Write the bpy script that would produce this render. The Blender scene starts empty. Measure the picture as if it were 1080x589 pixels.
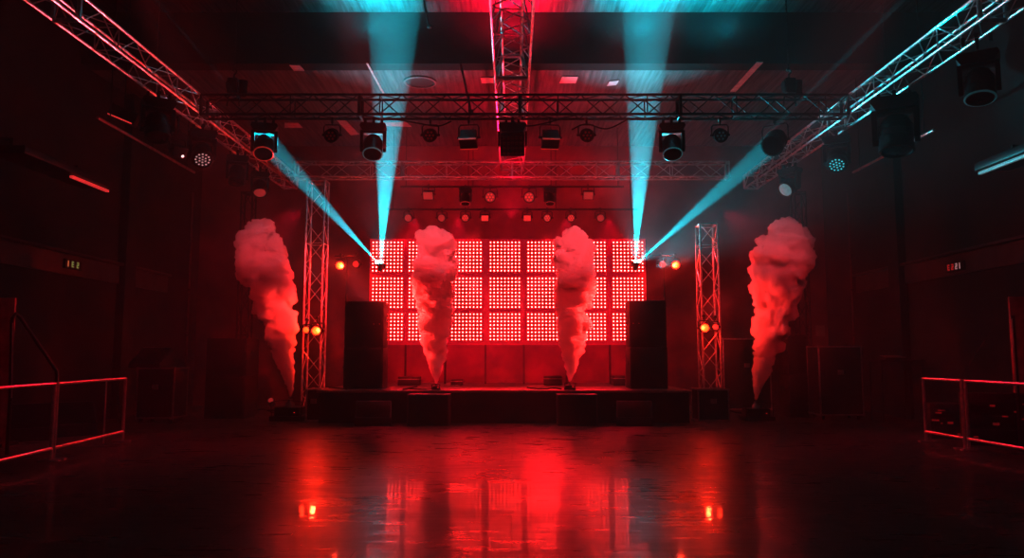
import bpy, bmesh, math, random
from mathutils import Vector, Matrix, noise
PI = math.pi
S = bpy.context.scene
C = S.collection
random.seed(7)

# ------------------------------------------------------------------ camera
F = 800.0
EYE = Vector((0, 0, 1.5))
TH = math.atan(79.5 / F)
FW = Vector((0, math.cos(TH), math.sin(TH)))
UP = Vector((0, -math.sin(TH), math.cos(TH)))
RT = Vector((1, 0, 0))
cd = bpy.data.cameras.new('camera')
cd.sensor_width = 36
cd.lens = F / 1080 * 36
cd.clip_end = 200
cam = bpy.data.objects.new('camera', cd)
C.objects.link(cam)
cam.location = EYE
cam.rotation_euler = (PI / 2 + TH, 0, 0)
S.camera = cam


def ray(px, py):
    return RT * ((px - 540) / F) + UP * ((294.5 - py) / F) + FW


def P(px, py, Y):
    d = ray(px, py)
    return EYE + d * (Y / d.y)


def PZ(px, py, z):
    d = ray(px, py)
    return EYE + d * ((z - EYE.z) / d.z)


def PX(px, py, x):
    d = ray(px, py)
    return EYE + d * (x / d.x)


# ------------------------------------------------------------------ materials
MATS = {}


def mat(name, col, rough=.5, metal=0., nscale=0, namp=.3, bump=0., emit=None, estr=0., spec=.5, sample=True):
    if name in MATS:
        return MATS[name]
    if isinstance(bump, tuple):
        bump, emit, estr = 0., bump, (emit or 1.)
    m = bpy.data.materials.new(name)
    m.use_nodes = True
    nt = m.node_tree
    b = nt.nodes['Principled BSDF']
    b.inputs['Base Color'].default_value = (*col, 1)
    b.inputs['Roughness'].default_value = rough
    b.inputs['Metallic'].default_value = metal
    b.inputs['Specular IOR Level'].default_value = spec
    if nscale:
        tc = nt.nodes.new('ShaderNodeTexCoord')
        n = nt.nodes.new('ShaderNodeTexNoise')
        n.inputs['Scale'].default_value = nscale
        n.inputs['Detail'].default_value = 5
        nt.links.new(tc.outputs['Object'], n.inputs['Vector'])
        r = nt.nodes.new('ShaderNodeValToRGB')
        r.color_ramp.elements[0].position = .3
        r.color_ramp.elements[1].position = .7
        r.color_ramp.elements[0].color = (*[c * (1 - namp) for c in col], 1)
        r.color_ramp.elements[1].color = (*[min(1, c * (1 + namp)) for c in col], 1)
        nt.links.new(n.outputs['Fac'], r.inputs['Fac'])
        nt.links.new(r.outputs['Color'], b.inputs['Base Color'])
        if bump:
            bm_ = nt.nodes.new('ShaderNodeBump')
            bm_.inputs['Strength'].default_value = bump
            bm_.inputs['Distance'].default_value = .02
            nt.links.new(n.outputs['Fac'], bm_.inputs['Height'])
            nt.links.new(bm_.outputs['Normal'], b.inputs['Normal'])
    if emit:
        b.inputs['Emission Color'].default_value = (*emit, 1)
        b.inputs['Emission Strength'].default_value = estr
        if not sample:
            m.cycles.emission_sampling = 'NONE'
    MATS[name] = m
    return m


M_BLK = mat('black_metal', (.012, .012, .013), .42, .2, 14, .3)
M_CAB = mat('black_cabinet', (.014, .013, .013), .55, 0, 40, .4, .15)
M_GRILL = mat('speaker_grille', (.01, .01, .01), .5, .3, 120, .5, .3)
M_ALU = mat('truss_aluminium', (.72, .72, .72), .33, .85, 9, .25)
M_BTR = mat('black_truss_paint', (.012, .012, .013), .5, .3, 9, .3)
M_RUB = mat('black_rubber', (.006, .006, .006), .8, 0, 20, .3, spec=.15)
M_CASE = mat('flight_case_laminate', (.014, .012, .012), .45, 0, 30, .4, .1)
M_EDGE = mat('flight_case_edge', (.5, .5, .5), .35, .9, 18, .25)
M_RAIL = mat('barrier_steel', (.6, .6, .6), .35, .85, 12, .2)
M_DARKLENS = mat('unlit_lens', (.03, .03, .035), .1, 0, 30, .2)
M_WOOD = mat('stage_deck', (.10, .085, .08), .33, 0, 7, .5, .05)
M_SKIRT = mat('stage_front', (.012, .011, .011), .6, 0, 5, .4, .1)
M_LEDB = mat('led_body_painted_haze', (.2, .03, .035), .55, 0, 12, .3, (1, .013, .075), .40)  # weak red emission paints the lit haze between the panels
M_DOT = mat('led_pixels', (.1, .02, .02), .4, 0, 30, .1, (1, .36, .31), 2.6, sample=False)
M_LENSR = mat('red_lit_lens', (.2, .02, .02), .3, 0, 30, .2, (1, .10, .09), .8, sample=False)
M_LENSDIM = mat('dim_red_lens', (.2, .02, .02), .3, 0, 30, .2, (1, .16, .16), .32, sample=False)
M_ORANGE = mat('orange_lit_lens', (.3, .05, .02), .3, 0, 30, .2, (1, .06, .012), 5.5, sample=False)
M_TEAL = mat('teal_beam_lens', (.1, .4, .4), .3, 0, 30, .2, (.35, 1, 1), 30, sample=False)
M_TEALDOT = mat('teal_led_dots', (.1, .3, .3), .3, 0, 30, .2, (.15, .75, .8), .8, sample=False)
M_WDOT = mat('white_led_dots', (.3, .3, .3), .3, 0, 30, .2, (.9, .75, .75), .55, sample=False)
M_REDDOT = mat('red_indicator', (.3, .02, .02), .3, 0, 30, .2, (1, .05, .05), 1.2, sample=False)
M_TUBER = mat('red_glow_strip', (.4, .1, .1), .3, 0, 30, .2, (1, .10, .10), .75, sample=False)
M_TUBET = mat('pale_teal_glow_strip', (.3, .4, .4), .3, 0, 30, .2, (.45, .75, .78), .28, sample=False)
M_SIGN_B = mat('sign_body', (.01, .01, .01), .5, 0, 10, .2)
M_SIGN_G = mat('sign_green', (.2, .3, .1), .4, 0, 10, .2, (.45, .6, .22), .5, sample=False)
M_SIGN_O = mat('sign_orange', (.4, .2, .1), .4, 0, 10, .2, (.9, .38, .16), .6, sample=False)
M_SIGN_P = mat('sign_pink', (.4, .2, .2), .4, 0, 10, .2, (.8, .5, .5), .5, sample=False)
M_SIGN_R = mat('sign_red', (.4, .05, .05), .4, 0, 10, .2, (.8, .06, .06), .5, sample=False)
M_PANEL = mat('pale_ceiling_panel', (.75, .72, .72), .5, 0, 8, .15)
M_BOARD = mat('reddish_board', (.32, .12, .1), .5, 0, 5, .4)
M_PAPER = mat('pale_paper', (.3, .28, .28), .8, 0, 5, .2)


def pixel_material(pitch, nz):
    m = bpy.data.materials.new('led_pixels_%d' % nz)
    m.use_nodes = True
    nt = m.node_tree
    L = nt.links.new
    N = nt.nodes.new
    b = nt.nodes['Principled BSDF']
    b.inputs['Base Color'].default_value = (.05, .02, .02, 1)
    b.inputs['Roughness'].default_value = .5
    tc = N('ShaderNodeTexCoord')
    sp = N('ShaderNodeSeparateXYZ')
    L(tc.outputs['Object'], sp.inputs[0])
    sq = []
    for ax, n in (('X', 9), ('Z', nz)):
        a = N('ShaderNodeMath')
        a.operation = 'MULTIPLY_ADD'
        a.inputs[1].default_value = 1 / pitch
        a.inputs[2].default_value = n / 2
        L(sp.outputs[ax], a.inputs[0])
        f = N('ShaderNodeMath')
        f.operation = 'FRACT'
        L(a.outputs[0], f.inputs[0])
        c_ = N('ShaderNodeMath')
        c_.operation = 'SUBTRACT'
        c_.inputs[1].default_value = .5
        L(f.outputs[0], c_.inputs[0])
        p_ = N('ShaderNodeMath')
        p_.operation = 'POWER'
        p_.inputs[1].default_value = 2
        ab = N('ShaderNodeMath')
        ab.operation = 'ABSOLUTE'
        L(c_.outputs[0], ab.inputs[0])
        L(ab.outputs[0], p_.inputs[0])
        sq.append(p_)
    ad = N('ShaderNodeMath')
    ad.operation = 'ADD'
    L(sq[0].outputs[0], ad.inputs[0])
    L(sq[1].outputs[0], ad.inputs[1])
    mr = N('ShaderNodeMapRange')
    mr.interpolation_type = 'SMOOTHSTEP'
    mr.inputs['From Min'].default_value = .075
    mr.inputs['From Max'].default_value = .025
    mr.inputs['To Min'].default_value = .5
    mr.inputs['To Max'].default_value = LEDSTR
    L(ad.outputs[0], mr.inputs['Value'])
    b.inputs['Emission Color'].default_value = (1, .052, .048, 1)
    L(mr.outputs[0], b.inputs['Emission Strength'])
    return m


LEDSTR = 34.0


def wall_mat(name, col, sc, rough=.8, bump=.3):
    return mat(name, col, rough, 0, sc, .5, bump)


# ------------------------------------------------------------------ mesh builder
class MB:
    def __init__(s):
        s.v = []
        s.f = []

    def add(s, vs, fs, M=None):
        o = len(s.v)
        for v in vs:
            v = Vector(v)
            s.v.append(M @ v if M else v)
        for f in fs:
            s.f.append([i + o for i in f])
        return s

    def box(s, c, d, M=None, bev=0.):
        x, y, z = d[0] / 2, d[1] / 2, d[2] / 2
        c = Vector(c)
        if bev <= 0:
            vs = [c + Vector((sx * x, sy * y, sz * z)) for sz in (-1, 1) for sy in (-1, 1) for sx in (-1, 1)]
            fs = [(0, 2, 3, 1), (4, 5, 7, 6), (0, 1, 5, 4), (2, 6, 7, 3), (0, 4, 6, 2), (1, 3, 7, 5)]
            return s.add(vs, fs, M)
        bm = bmesh.new()
        bmesh.ops.create_cube(bm, size=1)
        for v in bm.verts:
            v.co = Vector((v.co.x * 2 * x, v.co.y * 2 * y, v.co.z * 2 * z)) + c
        bmesh.ops.bevel(bm, geom=bm.edges[:], offset=bev, segments=2, affect='EDGES', profile=.6)
        bm.verts.index_update()
        vs = [v.co.copy() for v in bm.verts]
        fs = [[v.index for v in f.verts] for f in bm.faces]
        bm.free()
        return s.add(vs, fs, M)

    def tube(s, a, b, r, n=8, M=None, cap=True, r2=None):
        a, b = Vector(a), Vector(b)
        d = (b - a).normalized()
        u = d.orthogonal().normalized()
        w = d.cross(u)
        r2 = r if r2 is None else r2
        vs = []
        for p, rr in ((a, r), (b, r2)):
            for i in range(n):
                t = 2 * PI * i / n
                vs.append(p + (u * math.cos(t) + w * math.sin(t)) * rr)
        fs = [(i, (i + 1) % n, n + (i + 1) % n, n + i) for i in range(n)]
        if cap:
            fs += [list(range(n))[::-1], list(range(n, 2 * n))]
        return s.add(vs, fs, M)

    def path(s, pts, r, n=8, M=None):
        pts = [Vector(p) for p in pts]
        vs, fs = [], []
        u = None
        for k, p in enumerate(pts):
            d = (pts[min(k + 1, len(pts) - 1)] - pts[max(k - 1, 0)]).normalized()
            if u is None:
                u = d.orthogonal().normalized()
            u = (u - d * u.dot(d)).normalized()
            w = d.cross(u)
            for i in range(n):
                t = 2 * PI * i / n
                vs.append(p + (u * math.cos(t) + w * math.sin(t)) * r)
        for k in range(len(pts) - 1):
            for i in range(n):
                j = (i + 1) % n
                fs.append((k * n + i, k * n + j, (k + 1) * n + j, (k + 1) * n + i))
        fs.append(list(range(n))[::-1])
        fs.append(list(range((len(pts) - 1) * n, len(pts) * n)))
        return s.add(vs, fs, M)

    def lathe(s, prof, n=20, M=None, cap=True):
        vs, fs = [], []
        for r, z in prof:
            for i in range(n):
                t = 2 * PI * i / n
                vs.append((r * math.cos(t), r * math.sin(t), z))
        for k in range(len(prof) - 1):
            for i in range(n):
                j = (i + 1) % n
                fs.append((k * n + i, k * n + j, (k + 1) * n + j, (k + 1) * n + i))
        if cap:
            fs.append(list(range(n))[::-1])
            fs.append(list(range((len(prof) - 1) * n, len(prof) * n)))
        return s.add(vs, fs, M)

    def prism(s, poly, axis, a, b, M=None):
        """poly: 2d outline, extruded along axis 'x' from a to b (points are (y, z))"""
        n = len(poly)
        vs = []
        for t in (a, b):
            for p in poly:
                vs.append((t, p[0], p[1]) if axis == 'x' else ((p[0], t, p[1]) if axis == 'y' else (p[0], p[1], t)))
        fs = [(i, (i + 1) % n, n + (i + 1) % n, n + i) for i in range(n)]
        fs += [list(range(n))[::-1], list(range(n, 2 * n))]
        return s.add(vs, fs, M)

    def build(s, name, m, parent=None, smooth=True):
        me = bpy.data.meshes.new(name)
        me.from_pydata([tuple(v) for v in s.v], [], s.f)
        bm = bmesh.new()
        bm.from_mesh(me)
        bmesh.ops.recalc_face_normals(bm, faces=bm.faces[:])
        bm.to_mesh(me)
        bm.free()
        if smooth:
            for p in me.polygons:
                p.use_smooth = True
            me.set_sharp_from_angle(angle=math.radians(35))
        me.materials.append(m)
        o = bpy.data.objects.new(name, me)
        C.objects.link(o)
        if parent is not None:
            o.parent = parent
        return o


def tag(o, label=None, cat=None, group=None, kind=None):
    if label:
        o['label'] = label
    if cat:
        o['category'] = cat
    if group:
        o['group'] = group
    if kind:
        o['kind'] = kind
    return o


def thing(name, label, cat, loc=(0, 0, 0), rz=0., group=None):
    o = bpy.data.objects.new(name, None)
    o.empty_display_size = .1
    C.objects.link(o)
    o.location = loc
    o.rotation_euler = (0, 0, rz)
    return tag(o, label, cat, group)


def copy_tree(o, parent=None, loc=None, rz=None, label=None, group=None):
    c = o.copy()
    C.objects.link(c)
    c.parent = parent
    if loc is not None:
        c.location = loc
    if rz is not None:
        c.rotation_euler = (0, 0, rz)
    if label:
        c['label'] = label
    if group:
        c['group'] = group
    for ch in list(o.children):
        copy_tree(ch, c)
    return c


def struct(o):
    o['kind'] = 'structure'
    return o


R = Matrix.Rotation
T = Matrix.Translation

# ------------------------------------------------------------------ room shell
XW = 9.4
YB = 22.6
YSTEP = 16.0
ZC = P(540, 13, YSTEP).z
ZR = P(540, 67, YSTEP).z


def floor_material():
    m = bpy.data.materials.new('polished_dark_floor')
    m.use_nodes = True
    nt = m.node_tree
    L = nt.links.new
    N = nt.nodes.new
    b = nt.nodes['Principled BSDF']
    tc = N('ShaderNodeTexCoord')
    # boards with seams
    br = N('ShaderNodeTexBrick')
    br.inputs['Scale'].default_value = 1
    br.inputs['Brick Width'].default_value = 2.4
    br.inputs['Row Height'].default_value = 1.2
    br.inputs['Mortar Size'].default_value = .006
    br.inputs['Color1'].default_value = (.05, .042, .042, 1)
    br.inputs['Color2'].default_value = (.08, .066, .065, 1)
    br.inputs['Mortar'].default_value = (.003, .003, .003, 1)
    L(tc.outputs['Object'], br.inputs['Vector'])
    # broad wear
    n1 = N('ShaderNodeTexNoise')
    n1.inputs['Scale'].default_value = .9
    n1.inputs['Detail'].default_value = 8
    n1.inputs['Roughness'].default_value = .65
    L(tc.outputs['Object'], n1.inputs['Vector'])
    # long scuffs
    mp = N('ShaderNodeMapping')
    mp.inputs['Rotation'].default_value = (0, 0, .5)
    mp.inputs['Scale'].default_value = (1.2, 9, 1)
    L(tc.outputs['Object'], mp.inputs['Vector'])
    n2 = N('ShaderNodeTexNoise')
    n2.inputs['Scale'].default_value = 1.4
    n2.inputs['Detail'].default_value = 6
    L(mp.outputs['Vector'], n2.inputs['Vector'])
    ad = N('ShaderNodeMath')
    ad.operation = 'ADD'
    L(n1.outputs['Fac'], ad.inputs[0])
    L(n2.outputs['Fac'], ad.inputs[1])
    mr = N('ShaderNodeMapRange')
    mr.inputs['From Min'].default_value = .75
    mr.inputs['From Max'].default_value = 1.3
    mr.inputs['To Min'].default_value = .012
    mr.inputs['To Max'].default_value = .08
    L(ad.outputs[0], mr.inputs['Value'])
    L(mr.outputs[0], b.inputs['Coat Roughness'])
    b.inputs['Coat Weight'].default_value = .22
    mr2 = N('ShaderNodeMapRange')
    mr2.inputs['From Min'].default_value = .7
    mr2.inputs['From Max'].default_value = 1.3
    mr2.inputs['To Min'].default_value = .2
    mr2.inputs['To Max'].default_value = .48
    L(ad.outputs[0], mr2.inputs['Value'])
    L(mr2.outputs[0], b.inputs['Roughness'])
    b.inputs['Specular IOR Level'].default_value = .26
    mx = N('ShaderNodeMix')
    mx.data_type = 'RGBA'
    mx.blend_type = 'MULTIPLY'
    mx.inputs['Factor'].default_value = .8
    rp = N('ShaderNodeValToRGB')
    rp.color_ramp.elements[0].position = .35
    rp.color_ramp.elements[0].color = (.45, .45, .45, 1)
    rp.color_ramp.elements[1].position = .7
    rp.color_ramp.elements[1].color = (1.6, 1.5, 1.5, 1)
    L(n2.outputs['Fac'], rp.inputs['Fac'])
    L(br.outputs['Color'], mx.inputs['A'])
    L(rp.outputs['Color'], mx.inputs['B'])
    L(mx.outputs['Result'], b.inputs['Base Color'])
    # fine ripple and seams
    n3 = N('ShaderNodeTexNoise')
    n3.inputs['Scale'].default_value = 5
    n3.inputs['Detail'].default_value = 6
    L(tc.outputs['Object'], n3.inputs['Vector'])
    b1 = N('ShaderNodeBump')
    b1.inputs['Strength'].default_value = .06
    b1.inputs['Distance'].default_value = .02
    L(n3.outputs['Fac'], b1.inputs['Height'])
    b2 = N('ShaderNodeBump')
    b2.inputs['Strength'].default_value = .6
    b2.inputs['Distance'].default_value = .004
    b2.invert = True
    L(br.outputs['Fac'], b2.inputs['Height'])
    L(b1.outputs['Normal'], b2.inputs['Normal'])
    L(b2.outputs['Normal'], b.inputs['Normal'])
    L(b2.outputs['Normal'], b.inputs['Coat Normal'])
    return m


def ceiling_material():
    m = bpy.data.materials.new('streaked_ceiling')
    m.use_nodes = True
    nt = m.node_tree
    L = nt.links.new
    N = nt.nodes.new
    b = nt.nodes['Principled BSDF']
    b.inputs['Roughness'].default_value = .6
    tc = N('ShaderNodeTexCoord')
    mp = N('ShaderNodeMapping')
    mp.inputs['Rotation'].default_value = (0, 0, .55)
    mp.inputs['Scale'].default_value = (12, .7, 1)
    L(tc.outputs['Object'], mp.inputs['Vector'])
    n = N('ShaderNodeTexNoise')
    n.inputs['Scale'].default_value = 1.2
    n.inputs['Detail'].default_value = 6
    L(mp.outputs['Vector'], n.inputs['Vector'])
    rp = N('ShaderNodeValToRGB')
    rp.color_ramp.elements[0].position = .3
    rp.color_ramp.elements[0].color = (.055, .05, .05, 1)
    rp.color_ramp.elements[1].position = .72
    rp.color_ramp.elements[1].color = (.20, .19, .19, 1)
    L(n.outputs['Fac'], rp.inputs['Fac'])
    L(rp.outputs['Color'], b.inputs['Base Color'])
    bp = N('ShaderNodeBump')
    bp.inputs['Strength'].default_value = .5
    bp.inputs['Distance'].default_value = .03
    L(n.outputs['Fac'], bp.inputs['Height'])
    L(bp.outputs['Normal'], b.inputs['Normal'])
    return m


Y0 = -3.0
o = struct(MB().box((0, (Y0 + YB) / 2, -.1), (2 * XW, YB - Y0, .2)).build('floor', floor_material()))
M_CEIL = ceiling_material()
struct(MB().box((0, (Y0 + YSTEP) / 2, ZC + .1), (2 * XW, YSTEP - Y0, .2)).build('ceiling', M_CEIL))
struct(MB().box((0, (YSTEP + YB) / 2 + .2, ZR + .1), (2 * XW, YB - YSTEP - .4, .2)).build('ceiling', M_CEIL))
M_WALL = wall_mat('dark_wall_paint', (.022, .019, .019), 1.2)
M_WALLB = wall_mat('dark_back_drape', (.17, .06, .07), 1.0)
struct(MB().box((-XW - .1, (Y0 + YB) / 2, ZC / 2), (.2, YB - Y0, ZC)).build('wall_left', M_WALL))
struct(MB().box((XW + .1, (Y0 + YB) / 2, ZC / 2), (.2, YB - Y0, ZC)).build('wall_right', M_WALL))
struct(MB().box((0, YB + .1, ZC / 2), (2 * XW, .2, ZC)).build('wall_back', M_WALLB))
struct(MB().box((0, Y0 - .1, ZC / 2), (2 * XW, .2, ZC)).build('wall_front', M_WALL))
# dropped ceiling beam across the hall
struct(MB().box((0, YSTEP + .2, (ZR + ZC) / 2), (2 * XW, .4, ZC - ZR)).build('trim_1', mat('black_beam_paint', (.004, .004, .004), .9, 0, 2, .3)))
# ledges along the side walls
zl = PX(0, 249, -XW + .15).z
for i, sx in ((2, -1), (3, 1)):
    g = MB()
    g.box((sx * (XW - .08), 10, zl), (.16, 21, .06), bev=.01)
    g.box((sx * (XW - .03), 10, zl - .25), (.06, 21, .42))
    struct(g.build('trim_%d' % i, mat('ledge_paint', (.09, .07, .07), .4, .2, 3, .3)))
# pilasters on the side walls
for i, (x, y) in enumerate(((-XW + .1, 18.2), (XW - .1, 18.2), (-XW + .1, 12.5), (XW - .1, 12.5))):
    struct(MB().box((x, y, ZC / 2), (.2, .5, ZC), bev=.01).build('trim_%d' % (4 + i), M_WALL))

# ------------------------------------------------------------------ trusses


def truss(name, label, a, b, w, h, m, step=.5, rc=.025, rl=.011, wt=None, cat='truss', parts=True, plates=()):
    """box truss from a to b; w across, h high; wt = width at the top"""
    a, b = Vector(a), Vector(b)
    d = b - a
    L = d.length
    d.normalize()
    zax = Vector((0, 0, 1)) if abs(d.z) < .9 else Vector((0, 1, 0))
    sx = d.cross(zax).normalized()
    up = sx.cross(d).normalized()
    wt = w if wt is None else wt
    t = thing(name, label, cat, a)
    cor = [(-w / 2, -h / 2), (w / 2, -h / 2), (wt / 2, h / 2), (-wt / 2, h / 2)]

    def q(i, s):
        return sx * cor[i][0] + up * cor[i][1] + d * s
    for i in range(4):
        MB().tube(q(i, 0), q(i, L), rc, 10).build('chord', m, t)
    n = max(2, round(L / step))
    for fcx in range(4):
        i, j = fcx, (fcx + 1) % 4
        g = MB()
        for k in range(n):
            s0, s1 = L * k / n, L * (k + 1) / n
            if k % 2:
                i2, j2 = j, i
            else:
                i2, j2 = i, j
            g.tube(q(i2, s0), q(j2, s1), rl, 6)
        for k in range(0, n + 1, 4):
            s0 = L * k / n
            g.tube(q(i, s0), q(j, s0), rl, 6)
        g.build('lacing', m, t)
    for s in (0, L) + tuple(plates):
        g = MB()
        for i in range(4):
            j = (i + 1) % 4
            g.tube(q(i, s), q(j, s), rc * 1.25, 8)
        g.build('end_frame', m, t)
    return t


ZFT, ZFB = P(540, 100, 14.0).z, P(540, 120.5, 14.0).z
zc = (ZFT + ZFB) / 2
hF = ZFT - ZFB
xa, xb = -6.12 + .22, 6.6 - .22
truss('lighting_truss', 'black horizontal truss across the hall, nearest of the two cross trusses', (xa, 14.15, zc), (xb, 14.15, zc), .3, hF, M_BTR, .42, plates=(3.0, 6.05, 9.1))
# side trusses (run away from the camera, at the same height)
XL = -6.12
XR = 6.6
zs = zc + .02
truss('lighting_truss', 'silver truss along the left side lit pink and red', (XL, 5.0, zs), (XL, 20.6, zs), .36, .36, M_ALU, .5, rc=.027, plates=(5.0, 10.0))
truss('lighting_truss', 'silver truss along the right side catching teal light', (XR, 5.0, zs), (XR, 20.6, zs), .36, .36, M_ALU, .5, rc=.027, plates=(5.0, 10.0))
zr = P(540, 180, 19.7).z
truss('lighting_truss', 'silver cross truss at the rear over the glowing panel wall', (-5.7, 19.7, zr), (5.7, 19.7, zr), .32, .4, M_ALU, .5, plates=(2.8, 5.7, 8.5))
zm = ZFT + .34
truss('lighting_truss', 'wide central truss running from overhead to the back, edges lit red', (.0, 7.6, zm), (.0, 20.5, zm), .62, .42, M_ALU, .5, wt=.34, plates=(5.85, 8.5))
# vertical towers
ZT = zs - .18
pl = P(330.5, 395, 18.3)
pr = P(749, 395, 18.3)
truss('truss_tower', 'upright silver truss tower left of the stage with red lamps on it', (pl.x, 18.3, .05), (pl.x, 18.3, P(330, 192, 18.3).z), .42, .42, M_ALU, .5, cat='truss tower')
truss('truss_tower', 'upright silver truss tower right of the stage with red lamps on it', (pr.x, 18.3, .05), (pr.x, 18.3, P(749, 238, 18.3).z), .42, .42, M_ALU, .5, cat='truss tower')
truss('truss_tower', 'dark upright tower behind the far left smoke plume', (P(262, 220, 20.8).x, 20.8, .05), (P(262, 220, 20.8).x, 20.8, ZT - .1), .3, .3, M_BTR, .5, cat='truss tower')
truss('truss_tower', 'dark upright tower behind the far right smoke plume', (P(842, 220, 20.8).x, 20.8, .05), (P(842, 220, 20.8).x, 20.8, ZT - .1), .3, .3, M_BTR, .5, cat='truss tower')
# pipes
for lab, (p, q) in (('thin pipe rail high on the left, lit red along its edge, under a lamp box', (PX(103, 124, -7.4), PX(205, 182, -7.4))),
                    ('thin dark pipe rail high on the right behind the big round fixtures', (PX(985, 137, 7.9), PX(900, 182, 7.9)))):
    t = thing('pipe_rail', lab, 'pipe', p)
    MB().tube((0, 0, 0), q - p, .03, 10).build('pipe', mat('red_catching_pipe', (.4, .3, .3), .35, .6, 8, .2), t)
    for k in (.1, .5, .9):
        c = (q - p) * k
        MB().tube(c, (c.x, c.y, (ZC if p.y + c.y < YSTEP else ZR) - p.z), .012, 6).build('hanger', M_BLK, t)
YL1, YL2 = 20.9, 20.7
zb1 = P(540, 221, YL1).z
zb2 = P(540, 197, YL2).z
for lab, z, y, hw in (('lower black lighting pipe behind the stage with a row of small round lamps', zb1, YL1, 3.5),
                      ('upper black lighting pipe behind the stage, just under the rear truss', zb2, YL2, 3.1)):
    t = thing('pipe_rail', lab, 'pipe', (0, y, z))
    MB().tube((-hw, 0, 0), (hw, 0, 0), .028, 10).build('pipe', M_BTR, t)
    for k in (-.95, -.35, .35, .95):
        MB().tube((hw * k, 0, 0), (hw * k, 0, ZR - z), .012, 6).build('hanger', M_BLK, t)

# ------------------------------------------------------------------ fixtures


def clampmb(w=.05):
    g = MB()
    g.box((0, 0, -.01), (w, .06, .09), bev=.008)
    g.tube((0, -.05, .03), (0, .05, .03), .034, 10)
    g.tube((0, 0, -.05), (0, 0, -.09), .012, 8)
    return g


def moving_head(label, loc, pan=0., tilt=0., sc=1., lens=M_DARKLENS, dots=None, drop=0., group=None, ring=None):
    """hangs from loc; tilt 0 = straight down, positive tilts towards local -y"""
    t = thing('moving_head_light', label, 'stage light', loc, pan, group)
    for k in (-.14, .14):
        MB().box((k * sc, 0, -.02), (.05, .06, .11), bev=.008).build('clamp', M_BLK, t)
    g = clampmb()
    if drop:
        g.tube((0, 0, 0), (0, 0, -drop), .02, 8)
    g.build('clamp', M_BLK, t)
    z = -.08 - drop
    bg = MB()
    bg.prism([(-.2 * sc, z), (.2 * sc, z), (.22 * sc, z - .05 * sc), (.17 * sc, z - .13 * sc), (-.17 * sc, z - .13 * sc), (-.22 * sc, z - .05 * sc)], 'y', -.14 * sc, .14 * sc)
    bg.build('base', M_BLK, t)
    yz = z - .12 * sc
    g = MB()
    g.box((0, 0, yz - .015 * sc), (.34 * sc, .16 * sc, .05 * sc), bev=.012 * sc)
    for s in (-1, 1):
        g.prism([(-.075 * sc, yz), (.075 * sc, yz), (.06 * sc, yz - .3 * sc), (0, yz - .35 * sc), (-.06 * sc, yz - .3 * sc)], 'x', s * .165 * sc, s * .215 * sc)
    g.build('yoke', M_BLK, t)
    cz = yz - .24 * sc
    M = T((0, 0, cz)) @ R(-tilt, 4, 'X')
    g = MB()
    g.lathe([(.06 * sc, .17 * sc), (.12 * sc, .155 * sc), (.155 * sc, .08 * sc), (.16 * sc, -.02 * sc), (.155 * sc, -.12 * sc), (.165 * sc, -.14 * sc), (.165 * sc, -.2 * sc), (.145 * sc, -.205 * sc), (.14 * sc, -.185 * sc)], 28, M)
    for k in (-.06, 0, .06):
        g.lathe([(.163 * sc, k * sc - .008), (.166 * sc, k * sc), (.163 * sc, k * sc + .008)], 28, M, cap=False)
    h = g.build('head', M_BLK, t)
    g = MB()
    g.lathe([(.0001, -.2 * sc), (.07 * sc, -.198 * sc), (.138 * sc, -.19 * sc), (.138 * sc, -.186 * sc)], 24, M)
    ln = g.build('lens', lens, h)
    if ring is not None:
        MB().lathe([(.166 * sc, -.19 * sc), (.17 * sc, -.2 * sc), (.15 * sc, -.212 * sc), (.146 * sc, -.2 * sc)], 28, M, cap=False).build('lens_rim', ring, h)
    if dots is not None:
        g = MB()
        for rr, n in ((0, 1), (.052, 6), (.106, 12)):
            for k in range(n):
                a = 2 * PI * k / n + rr * 9
                g.lathe([(.017 * sc, -.203 * sc), (.013 * sc, -.208 * sc)], 8, M @ T((rr * sc * math.cos(a), rr * sc * math.sin(a), 0)))
        g.build('led_dots', dots, h)
    return t


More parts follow.
